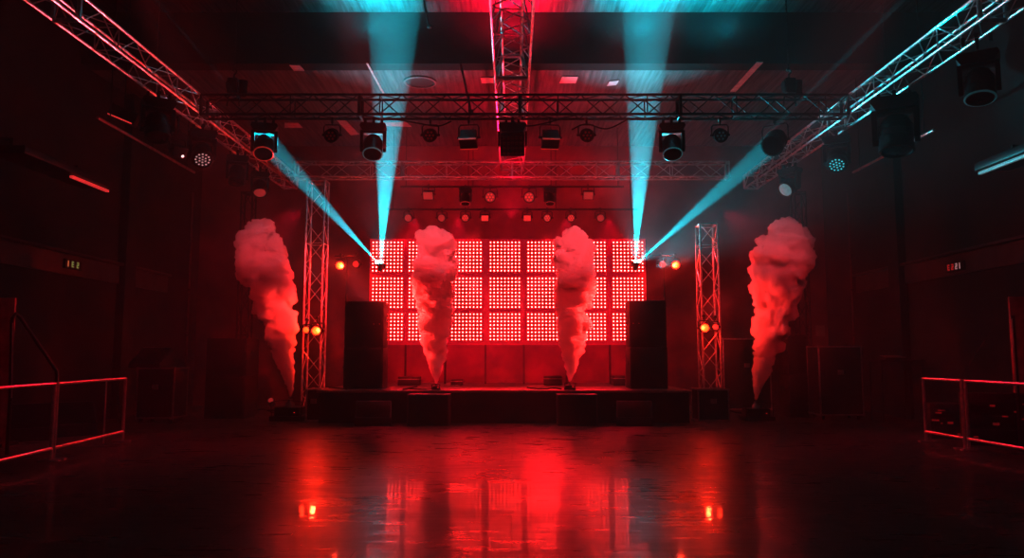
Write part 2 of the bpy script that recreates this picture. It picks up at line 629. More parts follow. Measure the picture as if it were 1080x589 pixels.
def par_can(label, loc, pan=0., tilt=PI / 2, sc=1., lens=M_DARKLENS, face=M_BLK, dots=None, drop=0., group=None, square=False, rim=None, name='par_light'):
    """U-bracket lamp. tilt 0 = down; PI/2 = facing local -y"""
    t = thing(name, label, 'stage light', loc, pan, group)
    g = clampmb(.04)
    if drop:
        g.tube((0, 0, 0), (0, 0, -drop), .014, 8)
    g.build('clamp', M_BLK, t)
    z = -.08 - drop
    g = MB()
    W = .155 * sc
    g.path([(-W, 0, z - .2 * sc), (-W, 0, z - .04 * sc), (-W + .03, 0, z), (W - .03, 0, z), (W, 0, z - .04 * sc), (W, 0, z - .2 * sc)], .012, 8)
    for s in (-1, 1):
        g.tube((s * W * .78, 0, z - .2 * sc), (s * (W + .03), 0, z - .2 * sc), .022, 10)
    g.build('bracket', M_BLK, t)
    M = T((0, 0, z - .2 * sc)) @ R(-tilt, 4, 'X')
    g = MB()
    if square:
        g.box((0, 0, .0), (.25 * sc, .2 * sc, .16 * sc), M, bev=.02 * sc)
        g.box((0, 0, -.1 * sc), (.27 * sc, .22 * sc, .05 * sc), M, bev=.008)
    else:
        g.lathe([(.05 * sc, .15 * sc), (.09 * sc, .14 * sc), (.115 * sc, .07 * sc), (.12 * sc, -.09 * sc), (.13 * sc, -.1 * sc), (.13 * sc, -.14 * sc), (.112 * sc, -.142 * sc), (.11 * sc, -.11 * sc)], 24, M)
        for k in (0, .03, .06):
            g.lathe([(.12 * sc, k * sc - .006), (.128 * sc, k * sc), (.12 * sc, k * sc + .006)], 24, M, cap=False)
    h = g.build('housing', face, t)
    g = MB()
    if square:
        g.box((0, 0, -.13 * sc), (.235 * sc, .185 * sc, .012), M)
    else:
        g.lathe([(.0001, -.128 * sc), (.06 * sc, -.126 * sc), (.108 * sc, -.118 * sc), (.108 * sc, -.112 * sc)], 20, M)
    g.build('lens', lens, h)
    if rim is not None:
        g = MB()
        if square:
            for s in (-1, 1):
                g.box((0, s * .108 * sc, -.13 * sc), (.27 * sc, .012 * sc, .03 * sc), M)
        else:
            g.lathe([(.13 * sc, -.128 * sc), (.134 * sc, -.14 * sc), (.12 * sc, -.146 * sc), (.114 * sc, -.14 * sc)], 24, M, cap=False)
        g.build('rim', rim, h)
    if dots is not None:
        g = MB()
        for rr, n in ((0, 1), (.068, 6)):
            for k in range(n):
                a = 2 * PI * k / n
                g.lathe([(.022 * sc, -.13 * sc), (.018 * sc, -.136 * sc)], 10, M @ T((rr * sc * math.cos(a), rr * sc * math.sin(a), 0)))
        g.build('led_dots', dots, h)
    return t


M_RIMR = mat('painted_red_rim_light', (.5, .2, .2), .35, .4, 20, .2, (1, .12, .08), .3, sample=False)  # emission paints a red edge highlight, the rim is no lamp
M_RIMT = mat('painted_teal_rim_light', (.2, .5, .5), .35, .4, 20, .2, (.1, .6, .65), .2, sample=False)  # teal edge highlight put in by emission
M_FDOT = mat('faint_red_dots', (.2, .02, .02), .35, 0, 20, .2, (.6, .03, .04), .12, sample=False)
M_PARB = mat('par_black', (.010, .010, .010), .5, .1, 20, .3)


def fx(px):
    return (P(px, 128, 14.15).x, 14.15, ZFB - .085)


GF = 'lamps hung along the front cross truss'
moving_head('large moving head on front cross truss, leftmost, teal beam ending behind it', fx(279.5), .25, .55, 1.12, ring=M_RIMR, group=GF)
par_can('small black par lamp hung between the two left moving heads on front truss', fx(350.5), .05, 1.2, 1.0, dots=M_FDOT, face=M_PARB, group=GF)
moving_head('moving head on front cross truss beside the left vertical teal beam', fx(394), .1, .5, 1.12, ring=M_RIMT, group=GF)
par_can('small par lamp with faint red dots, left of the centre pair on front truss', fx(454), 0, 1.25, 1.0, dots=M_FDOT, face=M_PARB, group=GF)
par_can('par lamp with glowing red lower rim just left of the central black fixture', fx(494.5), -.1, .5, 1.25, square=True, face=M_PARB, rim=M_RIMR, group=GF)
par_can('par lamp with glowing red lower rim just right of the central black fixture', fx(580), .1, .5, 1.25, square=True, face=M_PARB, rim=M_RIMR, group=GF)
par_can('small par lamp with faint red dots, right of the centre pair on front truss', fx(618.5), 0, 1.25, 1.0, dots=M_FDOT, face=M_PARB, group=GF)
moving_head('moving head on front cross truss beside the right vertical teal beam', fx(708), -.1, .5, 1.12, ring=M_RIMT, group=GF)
par_can('small black par lamp right of the right moving head on front truss', fx(759), -.1, 1.2, 1.0, face=M_PARB, dots=mat('faint_teal_dots', (.02, .2, .2), .35, 0, 20, .2, (.05, .4, .45), .12, sample=False), group=GF)
par_can('bulky tilted black lamp at right end of front truss, teal beam behind it', fx(817), -.7, .9, 1.6, face=M_PARB, square=False, group=GF)

# central blinder
c = fx(540.5)
t = thing('blinder_light', 'big black square fixture with rows of holes hung at the truss crossing', 'stage light', c)
for k in (-.12, .12):
    MB().box((k, 0, -.02), (.05, .06, .11), bev=.008).build('clamp', M_BLK, t)
g = clampmb(.06)
g.build('clamp', M_BLK, t)
g = MB()
g.prism([(-.24, -.08), (.24, -.08), (.27, -.12), (.2, -.24), (-.2, -.24), (-.27, -.12)], 'y', -.16, .16)
g.build('base', M_BLK, t)
g = MB()
for s in (-1, 1):
    g.box((s * .255, 0, -.36), (.04, .12, .3), bev=.01)
g.build('yoke', M_BLK, t)
g = MB()
M = T((0, 0, -.46)) @ R(-1.05, 4, 'X')
g.box((0, 0, 0), (.46, .42, .2), M, bev=.03)
for k in range(4):
    g.box((0, -.16 + .107 * k, -.11), (.44, .012, .03), M)
for k in range(5):
    g.box((-.2 + .1 * k, 0, -.11), (.012, .4, .03), M)
h = g.build('housing', M_PARB, t)
g = MB()
for i in range(5):
    for j in range(4):
        g.lathe([(.03, -.104), (.026, -.11)], 12, M @ T((-.16 + .08 * i, -.15 + .1 * j, 0)))
g.build('lens_cells', mat('dull_red_cells', (.05, .01, .01), .3, 0, 20, .2, (.5, .03, .03), .12, sample=False), h)

# fixtures on the side trusses
ZSB = zs - .18 - .09


def side(px, py, X):
    p = PX(px, py, X)
    return (X, p.y, ZSB), max(0., ZSB - .5 - p.z)


GL = 'lamps hung along the left truss'
GR = 'lamps hung along the right truss'
l, d = side(166, 131, XL)
moving_head('bulky dark moving head under left truss, next to the glaring white spot', l, .6, .35, 1.25, drop=d, group=GL)
l, d = side(213, 160, XL)
moving_head('moving head under left truss showing a round face of white dots', l, .5, .75, 1.2, lens=M_BLK, dots=M_WDOT, drop=d, group=GL)
l, d = side(250, 184, XL)
moving_head('dark moving head under left truss beyond the white dotted one', l, .4, .3, 1.1, drop=d, group=GL)
l, d = side(274, 195, XL)
moving_head('farthest moving head under left truss with tiny red glints', l, .4, .6, 1.0, lens=M_LENSDIM, drop=d, group=GL)
p = PX(187, 158, -6.35)
t = par_can('small square lamp under left truss with one glaring white spot', (-6.35, p.y, ZSB), .9, .9, 1.0, drop=max(0, ZSB - .28 - p.z), face=M_BLK, square=True, group=GL)
MB().lathe([(.03, -.14), (.022, -.15)], 12, T((0, 0, -.28 - max(0, ZSB - .28 - p.z))) @ R(-.9, 4, 'X') @ T((.07, .05, 0))).build('bright_spot', mat('white_glint', (.5, .5, .5), .3, 0, 20, .1, (1, .85, .85), 1.5, sample=False), t)
l, d = side(1033, 88, XR)
moving_head('dark moving head under right truss, nearest one, above the long slab', l, -.6, .3, 1.2, drop=d, group=GR, ring=mat('painted_dim_teal_rim_light', (.1, .2, .2), .35, .4, 20, .2, (.05, .25, .28), .25, sample=False))  # rim emission stands in for dim teal light on the edge
l, d = side(944, 122, XR)
moving_head('biggest black moving head under right truss, nearer than the teal dotted one', l, -.5, .2, 1.7, drop=d, group=GR)
l, d = side(883, 165, XR)
moving_head('moving head under right truss showing a round face of teal dots', l, -.5, .75, 1.2, lens=M_BLK, dots=M_TEALDOT, drop=d, group=GR)
l, d = side(833, 185, XR)
moving_head('far moving head under right truss with a pale teal oval lens', l, -1.0, 1.0, 1.15, lens=mat('pale_teal_lens', (.2, .4, .4), .2, 0, 20, .2, (.15, .5, .55), .5, sample=False), drop=d, group=GR)

# lamps hung above the left / right pipe rail
for lab, px, py, X, m in (('dark lamp box with red lit edge on the left pipe rail', 131, 122, -7.4, M_TUBER),):
    p = PX(px, py, X)
    t = thing('flood_light', lab, 'stage light', p, .35)
    MB().tube((0, 0, .1), (0, 0, ZC - p.z), .014, 8).build('hanger', M_BLK, t)
    h = MB().box((0, 0, 0), (.5, .3, .22), R(.35, 4, 'Y'), bev=.03).build('housing', M_BLK, t)
    MB().box((-.02, -.12, -.115), (.44, .05, .02), R(.35, 4, 'Y')).build('painted_edge_light', m, h)  # emissive strip paints the red highlight along the box edge

# long slabs high on the side walls, each with an emissive strip
for lab, a, b, X, m in (('long slab fixture high on the left wall with glowing red strip', (20, 166), (114, 193), -8.1, M_TUBER),
                        ('long slab fixture high on the right wall with pale teal strip', (1080, 166), (1033, 183), 8.1, M_TUBET)):
    p, q = PX(*a, X), PX(*b, X)
    if X > 0:
        p = p + (p - q) * .8
    L = q.y - p.y
    t = thing('long_slab', lab, 'strip light', (X, p.y, p.z))
    sg = 1 if X > 0 else -1
    MB().box((sg * .22, L / 2, .14), (.62, L, .14), bev=.02).build('housing', M_BLK, t)
    g = MB()
    g.box((0, L * .77 if X < 0 else L * .62, .03), (.07, L * .46 if X < 0 else L * .75, .05), bev=.01)
    g.build('tube', m, t)
    for k in (.15, .85):
        g = MB()
        g.box((sg * .4, L * k, .3), (.05, .05, .3))
        g.box((sg * .86, L * k, .42), (.86, .05, .05))
        g.build('bracket', M_BLK, t)

# lamps on the rear pipes
GB = 'small lamps on the rear pipes'
for px, lab, dim in ((431, 'leftmost round lamp of the lower rear row', 1), (466, 'second round lamp of the lower rear row, above left plume', 1),
                     (491, 'third round lamp of the lower rear row, right of left plume top', 0), (577, 'round lamp of lower rear row next to the right square lamp', 0),
                     (602, 'round lamp of lower rear row above the right plume', 0), (633, 'rightmost round lamp of the lower rear row', 1)):
    par_can(lab + ', glowing dull red', (P(px, 226, YL1).x, YL1, zb1 - .02), 0, 1.35, .9, lens=M_LENSDIM, dots=M_LENSDIM if dim else M_LENSR, drop=-.04, group=GB)
for px, lab in ((511.5, 'left'), (556, 'right')):
    par_can(lab + ' square lamp with bright red face on the lower rear pipe', (P(px, 226, YL1).x, YL1, zb1 - .02), 0, 1.2, .85, lens=M_LENSR, square=True, drop=-.04, group=GB)
for px, lab in ((517, 'left'), (558, 'right')):
    par_can(lab + ' larger round red lamp between the rear truss and lower lamp row', (P(px, 207, YL2).x, YL2, zb2 - .02), 0, 1.3, 1.25, lens=M_LENSDIM, dots=M_LENSR, drop=-.06, group=GB)
for px, lab in ((491, 'left'), (580, 'right')):
    moving_head(lab + ' dark hanging moving head on upper rear pipe over the plume', (P(px, 200, YL2).x, YL2, zb2 - .02), 0, .3, .8, drop=-.05, ring=M_LENSDIM, group=GB)
for px, lab in ((452, 'left'), (620, 'right')):
    par_can(lab + ' pale rectangular lamp under the rear truss, outer end of upper pipe', (P(px, 200, YL2).x, YL2, zb2 - .02), 0, 1.1, 1.1, lens=M_LENSDIM, square=True, drop=-.1, group=GB)

# hoists
for px, lab in ((247, 'black chain hoist standing on the left end of the front truss'), (832, 'black chain hoist standing on the right end of the front truss')):
    x = P(px, 82, 14.15).x
    z0 = ZFT + .03
    t = thing('chain_hoist', lab, 'chain hoist', (x, 14.15, z0))
    g = MB()
    g.box((0, 0, .18), (.2, .22, .3), bev=.03)
    g.tube((-.12, 0, .2), (.12, 0, .2), .1, 14)
    g.build('motor_body', M_BLK, t)
    g = MB()
    g.path([(0, 0, .32), (0, 0, .42), (.04, 0, .46), (.05, 0, .5), (0, 0, .54), (-.04, 0, .5)], .016, 8)
    g.build('hook', M_BLK, t)
    g = MB()
    zz = .5
    k = 0
    while zz < ZC - z0:
        g.box((0, 0, zz), (.03, .012, .05) if k % 2 else (.012, .03, .05), bev=.004)
        zz += .04
        k += 1
    g.build('chain', M_BLK, t)
    MB().lathe([(.06, .0), (.085, .03), (.08, .16), (.09, .3), (.07, .3)], 14, T((.17, .02, 0))).build('chain_bag', M_RUB, t)
    g = MB()
    for s in (-1, 1):
        g.path([(0, 0, .04), (s * .1, 0, -.02), (s * .12, 0, -.2)], .014, 6)
    g.build('sling', M_RUB, t)

# hanging rods / cables at the ceiling
for lab, a, b in (('thin black rod dropping from the beam to the front truss, left of centre', PZ(486, 67.6, ZR), P(497, 119, 14.15)),
                  ('short black rod hanging from the ceiling at the top edge', PZ(447, 1, ZC), P(453, 29, 14.9))):
    t = thing('hanging_rod', lab, 'rod', b)
    g = MB()
    a2 = a if a.z < ZC else a
    g.tube((0, 0, 0), a2 - b, .022, 8)
    g.build('rod', M_BLK, t)
    MB().box((0, 0, .02), (.09, .09, .06), bev=.01).build('foot_clamp', M_BLK, t)


def cable(label, pts, r=.012, m=M_RUB, cat='cable', name='cable'):
    # catmull-rom through points
    pts = [Vector(p) for p in pts]
    q = [pts[0]] + pts + [pts[-1]]
    out = []
    for i in range(1, len(q) - 2):
        for k in range(8):
            s = k / 8
            a, b, c_, d_ = q[i - 1], q[i], q[i + 1], q[i + 2]
            out.append(.5 * ((2 * b) + (c_ - a) * s + (2 * a - 5 * b + 4 * c_ - d_) * s * s + (3 * b - a - 3 * c_ + d_) * s ** 3))
    out.append(pts[-1])
    o_ = MB().path(out, r, 6).build(name, m)
    return tag(o_, label, cat)


cable('black cable looping under the front truss right of the central fixture', [P(540, 128, 13.95), P(556, 133, 13.95), P(575, 130, 13.95), P(590, 126, 13.95)])
cable('black cable sagging from the front truss toward the right small par lamp', [P(603, 137, 13.95), P(618, 131, 13.95), P(640, 136, 13.95), P(662, 126, 13.95)])
cable('black cable sagging under front truss left of the glowing rim lamp', [P(418, 126, 13.95), P(440, 130, 13.95), P(462, 133, 13.95), P(476, 128, 13.95)])

# ceiling inlays
CP = []


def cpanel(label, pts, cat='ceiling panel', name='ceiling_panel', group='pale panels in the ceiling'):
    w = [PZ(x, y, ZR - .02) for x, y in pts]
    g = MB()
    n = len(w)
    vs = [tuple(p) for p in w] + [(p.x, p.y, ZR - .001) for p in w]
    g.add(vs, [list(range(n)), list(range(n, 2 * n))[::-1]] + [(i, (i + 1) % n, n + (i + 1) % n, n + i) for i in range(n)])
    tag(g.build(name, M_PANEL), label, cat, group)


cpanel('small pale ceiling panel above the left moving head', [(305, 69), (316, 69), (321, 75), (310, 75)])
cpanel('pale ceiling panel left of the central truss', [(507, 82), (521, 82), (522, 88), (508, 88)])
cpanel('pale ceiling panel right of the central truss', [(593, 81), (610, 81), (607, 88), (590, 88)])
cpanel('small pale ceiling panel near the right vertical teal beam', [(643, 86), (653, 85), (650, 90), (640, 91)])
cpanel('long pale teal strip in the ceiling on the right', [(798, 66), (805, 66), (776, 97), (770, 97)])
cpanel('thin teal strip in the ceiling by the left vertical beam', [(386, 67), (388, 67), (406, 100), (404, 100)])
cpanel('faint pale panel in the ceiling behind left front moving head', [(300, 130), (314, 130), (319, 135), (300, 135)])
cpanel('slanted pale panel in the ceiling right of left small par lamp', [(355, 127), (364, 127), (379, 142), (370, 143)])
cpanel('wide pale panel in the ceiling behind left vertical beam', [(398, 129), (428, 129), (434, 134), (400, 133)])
c = PZ(443, 86, ZR)
t = thing('ceiling_speaker', 'round ring set flush in the ceiling left of centre', 'ceiling speaker', (c.x, c.y, ZR - .03))
MB().lathe([(.38, .03), (.38, 0), (.34, -.012), (.33, .0), (.33, .03)], 36, cap=False).build('ring', mat('ring_grey', (.3, .28, .28), .5, 0, 9, .2), t)
MB().lathe([(.0001, .01), (.3, .015), (.33, .02)], 36, cap=False).build('grille', mat('ring_dark', (.06, .05, .05), .6, 0, 60, .4), t)

# ------------------------------------------------------------------ stage
YS = PZ(533, 447, 0).y
xs0, xs1 = P(333, 447, YS).x, P(730, 447, YS).x
ZS = P(533, 412, YS).z
YSB = 21.4
t = thing('stage', 'low black stage platform across the back of the hall with red lit deck', 'stage', ((xs0 + xs1) / 2, YS, 0))
W = xs1 - xs0
MB().box((0, (YSB - YS) / 2, ZS - .03), (W, YSB - YS, .06), bev=.008).build('deck', M_WOOD, t)
MB().box((0, (YSB - YS) / 2 + .05, (ZS - .06) / 2), (W - .06, YSB - YS - .1, ZS - .062)).build('front_skirt', M_SKIRT, t)
MB().box((0, -.012, ZS - .03), (W, .02, .045), bev=.004).build('edge_trim', mat('stage_edge', (.3, .22, .22), .35, .5, 8, .2), t)

# LED wall
YP = 20.2
cols = [408.5, 447.0, 492.0, 532.5, 572.3, 622.8, 662.5]
rows = [270.8, 309.0, 345.0]
cn = ['leftmost', 'second from left', 'left of centre', 'centre', 'right of centre', 'second from right', 'rightmost']
rn = ['top', 'middle', 'bottom']
pit = 3.78 / F * YP / FW.y
zlow = P(540, 363, YP).z
proto = {}
for j, ry in enumerate(rows):
    nr = 9 if j < 2 else 8
    for i, cx in enumerate(cols):
        c = P(cx, ry, YP)
        lab = 'square red LED panel with pinkish glowing dots, %s row, %s column' % (rn[j], cn[i])
        if nr not in proto:
            t = thing('led_panel', lab, 'LED panel', c, 0, 'LED panels of the stage wall')
            MB().box((0, .05, 0), (pit * 9 + .03, .08, pit * nr + .03), bev=.008).build('panel_body', M_LEDB, t)
            MB().box((0, .004, 0), (pit * 9, .012, pit * nr)).build('pixel_face', pixel_material(pit, nr), t)
            proto[nr] = t
        else:
            copy_tree(proto[nr], None, c, 0, lab)
# support frame for the panels
t = thing('support_frame', 'dark support frame holding the grid of glowing LED panels', 'frame', (0, YP + .14, ZS))
xl, xr = P(388, 300, YP).x, P(683, 300, YP).x
ztop = P(540, 252, YP).z - ZS
g_all = sorted(set([xl, xr] + [P(x, 300, YP).x for x in (427.5, 469.5, 512, 552.5, 597.5, 643.5)]))
for x in g_all:
    MB().box((x, .09, ztop / 2), (.05, .05, ztop)).build('upright', M_BLK, t)
MB().box(((xl + xr) / 2, .06, (P(540, 251, YP).z + P(540, 364, YP).z) / 2 - ZS), (xr - xl, .03, P(540, 251, YP).z - P(540, 364, YP).z)).build('haze_glow_board', M_LEDB, t)  # added board, its red emission stands in for lit haze
for y in (252, 289.8, 327.5, 363):
    MB().box(((xl + xr) / 2, .1, P(540, y, YP).z - ZS), (xr - xl, .05, .05)).build('crossbar', M_LEDB, t)  # crossbars carry the same painted haze glow

# speaker stacks on stage


def cabinet(label, loc, d, rz=0., group=None, grille=True, side_lit=False, name='speaker_cabinet'):
    w, dp, h = d
    t = thing(name, label, 'speaker', loc, rz, group)
    MB().box((0, 0, h / 2), (w, dp, h), bev=.018).build('cabinet', M_CAB, t)
    g = MB()
    g.box((0, -dp / 2 - .006, h / 2), (w - .08, .02, h - .08), bev=.006)
    g.build('grille', M_GRILL, t)
    for s in (-1, 1):
        g = MB()
        g.box((s * (w / 2 + .004), 0, h * .62), (.014, .16, .1), bev=.004)
        g.build('handle', M_BLK, t)
    g = MB()
    for sx in (-1, 1):
        for sy in (-1, 1):
            g.box((sx * (w / 2 - .08), sy * (dp / 2 - .08), -.0), (.06, .06, .012))
    return t


G = 'black speaker cabinets on the stage'
for sx, xc, w_, ytop in ((-1, 383.5, 41, 318.5), (1, 684, 39, 317.5)):
    Y = YS + .75
    c = P(xc, 409, Y)
    h = P(xc, ytop, Y).z - ZS
    wm = w_ / F * Y
    sd = 'left' if sx < 0 else 'right'
    cabinet('black speaker cabinet standing on the stage, lower of the %s stack' % sd, (c.x, Y + .25, ZS), (wm, .7, h * .47), 0, G)
    t = cabinet('black speaker cabinet with two tiny lights, upper of the %s stack' % sd, (c.x, Y + .25, ZS + h * .47), (wm * .985, .68, h * .53), 0, G)
    g = MB()
    for q in (.25, .4):
        g.box((-sx * wm * q, -.36, h * .27), (.022, .02, .022))
    g.build('indicator', M_LENSDIM, t)

# wedges and boxes in front of the stage


def wedge(label, loc, w, h, rz=0., group=None, d=.5):
    t = thing('floor_monitor', label, 'floor monitor', loc, rz, group)
    MB().prism([(-d / 2, 0), (d / 2, 0), (d / 2, h), (d * .15, h), (-d / 2, h * .35)], 'x', -w / 2, w / 2).build('cabinet', M_CAB, t)
    a = Vector((0, -d / 2, h * .35))
    b = Vector((0, d * .15, h))
    g = MB()
    n = Vector((0, -(b - a).z, (b - a).y)).normalized()
    m_ = (a + b) / 2 + n * .004
    ang = math.atan2((b - a).z, (b - a).y)
    g.box((0, 0, 0), (w - .06, (b - a).length - .05, .014), T(m_) @ R(ang, 4, 'X'), bev=.004)
    g.build('grille', M_RUB, t)
    return t


def subbox(label, loc, d, rz=0., name='subwoofer', group=None):
    w, dp, h = d
    t = thing(name, label, 'subwoofer', loc, rz, group)
    MB().box((0, 0, h / 2), (w, dp, h), bev=.015).build('cabinet', M_CAB, t)
    MB().box((0, -dp / 2 - .004, h / 2), (w - .1, .014, h - .1), bev=.005).build('grille', M_GRILL, t)
    for s in (-1, 1):
        MB().box((s * (w / 2 - .02), -dp / 2 - .005, h / 2), (.025, .012, h - .03)).build('edge_strip', mat('worn_edge', (.12, .06, .06), .4, .3, 20, .4), t)
    return t


for a, b, lab in ((431, 475, 'black subwoofer on the floor against the stage front, below the left inner plume'), (587, 629, 'black subwoofer on the floor against the stage front, below the right inner plume')):
    p, q = PZ(a, 448, 0), PZ(b, 448, 0)
    subbox(lab, ((p.x + q.x) / 2, YS - .32, 0), (q.x - p.x, .5, ZS - .06), group='black subwoofers under the stage edge')
for xc, lab in ((395, 'black wedge monitor on the floor at the stage front, left of both subwoofers'), (668, 'black wedge monitor on the floor at the stage front, right of both subwoofers')):
    wedge(lab, (PZ(xc, 448, 0).x, YS - .36, 0), .75, .5, .15 if xc < 500 else -.15, 'wedge monitors at the stage foot')

# things lying on the deck
def deckpt(px, py):
    return PZ(px, py, ZS + .014)


for px, py, w, h, lab in ((432, 402, .55, .22, 'low dark box at the back of the deck behind left plume'), (482, 402, .28, .15, 'small dark box on deck right of left inner plume'),
                          (583, 402, .45, .24, 'low dark box at the back of the deck left of right plume'), (652, 402, .3, .25, 'small dark box on deck beside the right speaker stack')):
    p = P(px, py - 3, 19.4)
    t = thing('stage_box', lab, 'box', (p.x, 19.4, ZS))
    MB().box((0, 0, h / 2), (w, .35, h), bev=.015).build('case', M_CASE, t)
    MB().box((0, 0, h * .72), (w + .01, .36, .02)).build('lid_seam', M_EDGE, t)
cable('black cable coiled on the deck left of the left smoke jet', [deckpt(425, 411), deckpt(440, 408), deckpt(432, 410), deckpt(448, 411), deckpt(458, 410)], .014)
cable('black cable trailing on the deck left of the right smoke jet', [deckpt(556, 409), deckpt(572, 410.5), deckpt(583, 409.5), deckpt(592, 410.5)], .014)
cable('black cable across the deck behind the left speaker stack', [deckpt(345, 408.5), deckpt(356, 409.5), deckpt(366, 410.8)], .014)
tag(MB().box((0, 0, .006), (.35, .25, .008), T(deckpt(476, 407)) @ R(.3, 4, 'Z')).build('paper_sheet', M_PAPER), 'pale flat sheet lying on the deck right of left smoke jet', 'paper')
tag(MB().box((0, 0, .006), (.3, .22, .008), T(deckpt(571, 408)) @ R(-.5, 4, 'Z')).build('paper_sheet', M_PAPER), 'pale flat sheet lying on the deck left of right smoke jet', 'paper')

# ------------------------------------------------------------------ smoke jets
def smoke_machine(label, loc, sc=1.):
    t = thing('smoke_machine', label, 'smoke machine', loc)
    h = .2 * sc
    g = MB()
    g.box((0, 0, .03 * sc), (.34 * sc, .3 * sc, .05 * sc), bev=.01)
    g.box((0, .02, .09 * sc), (.26 * sc, .24 * sc, .1 * sc), bev=.02)
    g.build('body', M_BLK, t)
    g = MB()
    g.lathe([(.05 * sc, .13 * sc), (.045 * sc, .17 * sc), (.028 * sc, .19 * sc), (.022 * sc, .22 * sc)], 14)
    g.build('nozzle', mat('nozzle_metal', (.25, .22, .22), .4, .7, 10, .2), t)
    g = MB()
    g.path([(-.15 * sc, -.13 * sc, .05 * sc), (-.16 * sc, -.13 * sc, .2 * sc), (0, -.15 * sc, .22 * sc), (.16 * sc, -.13 * sc, .2 * sc), (.15 * sc, -.13 * sc, .05 * sc)], .01, 6)
    g.build('handle', M_BLK, t)
    MB().box((.08 * sc, -.125 * sc, .09 * sc), (.03, .01, .02)).build('indicator', M_REDDOT, t)
    return t


def smoke_material(name, dens):
    m = bpy.data.materials.new(name)
    m.use_nodes = True
    nt = m.node_tree
    nt.nodes.remove(nt.nodes['Principled BSDF'])
    out = nt.nodes['Material Output']
    v = nt.nodes.new('ShaderNodeVolumeScatter')
    v.inputs['Color'].default_value = (.96, .95, .95, 1)
    v.inputs['Density'].default_value = dens
    v.inputs['Anisotropy'].default_value = .1
    nt.links.new(v.outputs[0], out.inputs['Volume'])
    m.cycles.homogeneous_volume = True
    return m


M_SMOKE = smoke_material('dense_smoke', 22.0)


def plume(label, prof, Y, seed):
    rnd = random.Random(seed)
    k = Y / F
    pts = [(P(x, y, Y), hw * k * 1.12) for x, y, hw in prof]
    # arc-length resample
    base = pts[0][0].copy()
    segs = []
    for (a, ra), (b, rb) in zip(pts, pts[1:]):
        segs.append(((b - a).length, a, b, ra, rb))
    bm = bmesh.new()

    def ball(c, r):
        bmesh.ops.create_icosphere(bm, subdivisions=2, radius=r, matrix=T(c - base))
    for L, a, b, ra, rb in segs:
        s = 0.
        while s < L:
            u = s / L
            c = a.lerp(b, u)
            r = ra + (rb - ra) * u
            ball(c, max(.012, r * .72))
            nn = 7 if r > .12 else 4
            for q in range(nn):
                an = rnd.uniform(0, 2 * PI)
                rr = r * rnd.uniform(.24, .44)
                off = (r - rr) * rnd.uniform(.93, 1.1)
                ball(c + Vector((math.cos(an) * off, math.sin(an) * off, rnd.uniform(-.2, .2) * r)), rr)
            s += max(.03, r * .42)
    me = bpy.data.meshes.new('smoke_plume')
    bm.to_mesh(me)
    bm.free()
    o = bpy.data.objects.new('smoke_plume', me)
    C.objects.link(o)
    md = o.modifiers.new('r', 'REMESH')
    md.mode = 'VOXEL'
    md.voxel_size = .026
    dg = bpy.context.evaluated_depsgraph_get()
    me2 = bpy.data.meshes.new_from_object(o.evaluated_get(dg))
    o.modifiers.clear()
    o.data = me2
    bm = bmesh.new()
    bm.from_mesh(me2)
    bmesh.ops.smooth_vert(bm, verts=bm.verts[:], factor=.5, use_axis_x=True, use_axis_y=True, use_axis_z=True)
    bm.normal_update()
    top = pts[-1][0].z - base.z
    sv = Vector((seed * 3.1, seed * 1.7, 0))
    for v in bm.verts:
        f = min(1., max(.12, v.co.z / (top * .45)))
        a = 0
        for sc, am in ((3.2, .12), (7., .075), (14., .05), (27., .022)):
            d = noise.voronoi(v.co * sc + sv)[0][0]
            a += am * (.55 - d)
        v.co += v.normal * a * f
    bm.to_mesh(me2)
    bm.free()
    for p in me2.polygons:
        p.use_smooth = True
    me2.materials.clear()
    me2.materials.append(M_SMOKE)
    o.location = base
    tag(o, label, 'smoke', 'smoke plumes from the jets')
    return o


def cv(lst, ox, oy, s=2.355):
    return [(ox + x / s, oy + y / s, w / s) for x, y, w in lst]


LO = cv([(203, 494, 3), (203, 470, 9), (196, 430, 17), (190, 400, 23), (180, 350, 34), (172, 300, 42), (165, 260, 48), (156, 220, 53), (142, 180, 64), (135, 150, 60), (128, 120, 56), (126, 95, 50), (130, 74, 34), (134, 60, 10)], 220, 210)
RO = cv([(323, 500, 3), (328, 465, 12), (335, 430, 20), (345, 400, 26), (353, 360, 36), (360, 320, 44), (368, 280, 48), (376, 230, 56), (383, 180, 66), (387, 140, 70), (394, 110, 62), (397, 88, 48), (398, 70, 30), (398, 60, 8)], 660, 210)
LI = [(460, 405, 1.3), (460, 392, 5.5), (460, 377, 10), (459, 360, 13.5), (459, 345, 16.3), (459, 325, 18.6), (458, 305, 20), (458, 290, 22.5), (458, 280, 22.5), (459, 270, 20), (460, 261, 20.5), (458, 252, 17), (457, 246.5, 10), (457, 243.5, 3)]
RI = [(601, 403, 1.3), (602, 389, 6), (603, 373, 10.5), (604, 356, 14.5), (605, 340, 16.5), (606, 320, 18), (606, 300, 20.5), (605, 285, 19.5), (605, 270, 20.5), (605, 258, 18.5), (606, 249, 12.5), (606, 243, 4)]
YO, YI = 17.5, YS + .28
for prof, Y, sd, lab, ml, zb in ((LO, YO, 3, 'tall smoke plume leaning left, far left of the stage, lit red and pink', 'smoke machine on the floor left of the stage', 0),
                                 (LI, YI, 5, 'smoke plume on the stage edge in front of left LED panels', 'smoke machine on stage edge under the left inner plume', ZS),
                                 (RI, YI, 8, 'smoke plume on the stage edge in front of right LED panels', 'smoke machine on stage edge under the right inner plume', ZS),
                                 (RO, YO, 11, 'tall smoke plume leaning right, far right of the stage, lit red and pink', 'smoke machine on the floor right of the stage', 0)):
    plume(lab, prof, Y, sd)
    p = P(prof[0][0], prof[0][1], Y)
    smoke_machine('black ' + ml, (p.x, Y, zb), (p.z - zb) / .235)

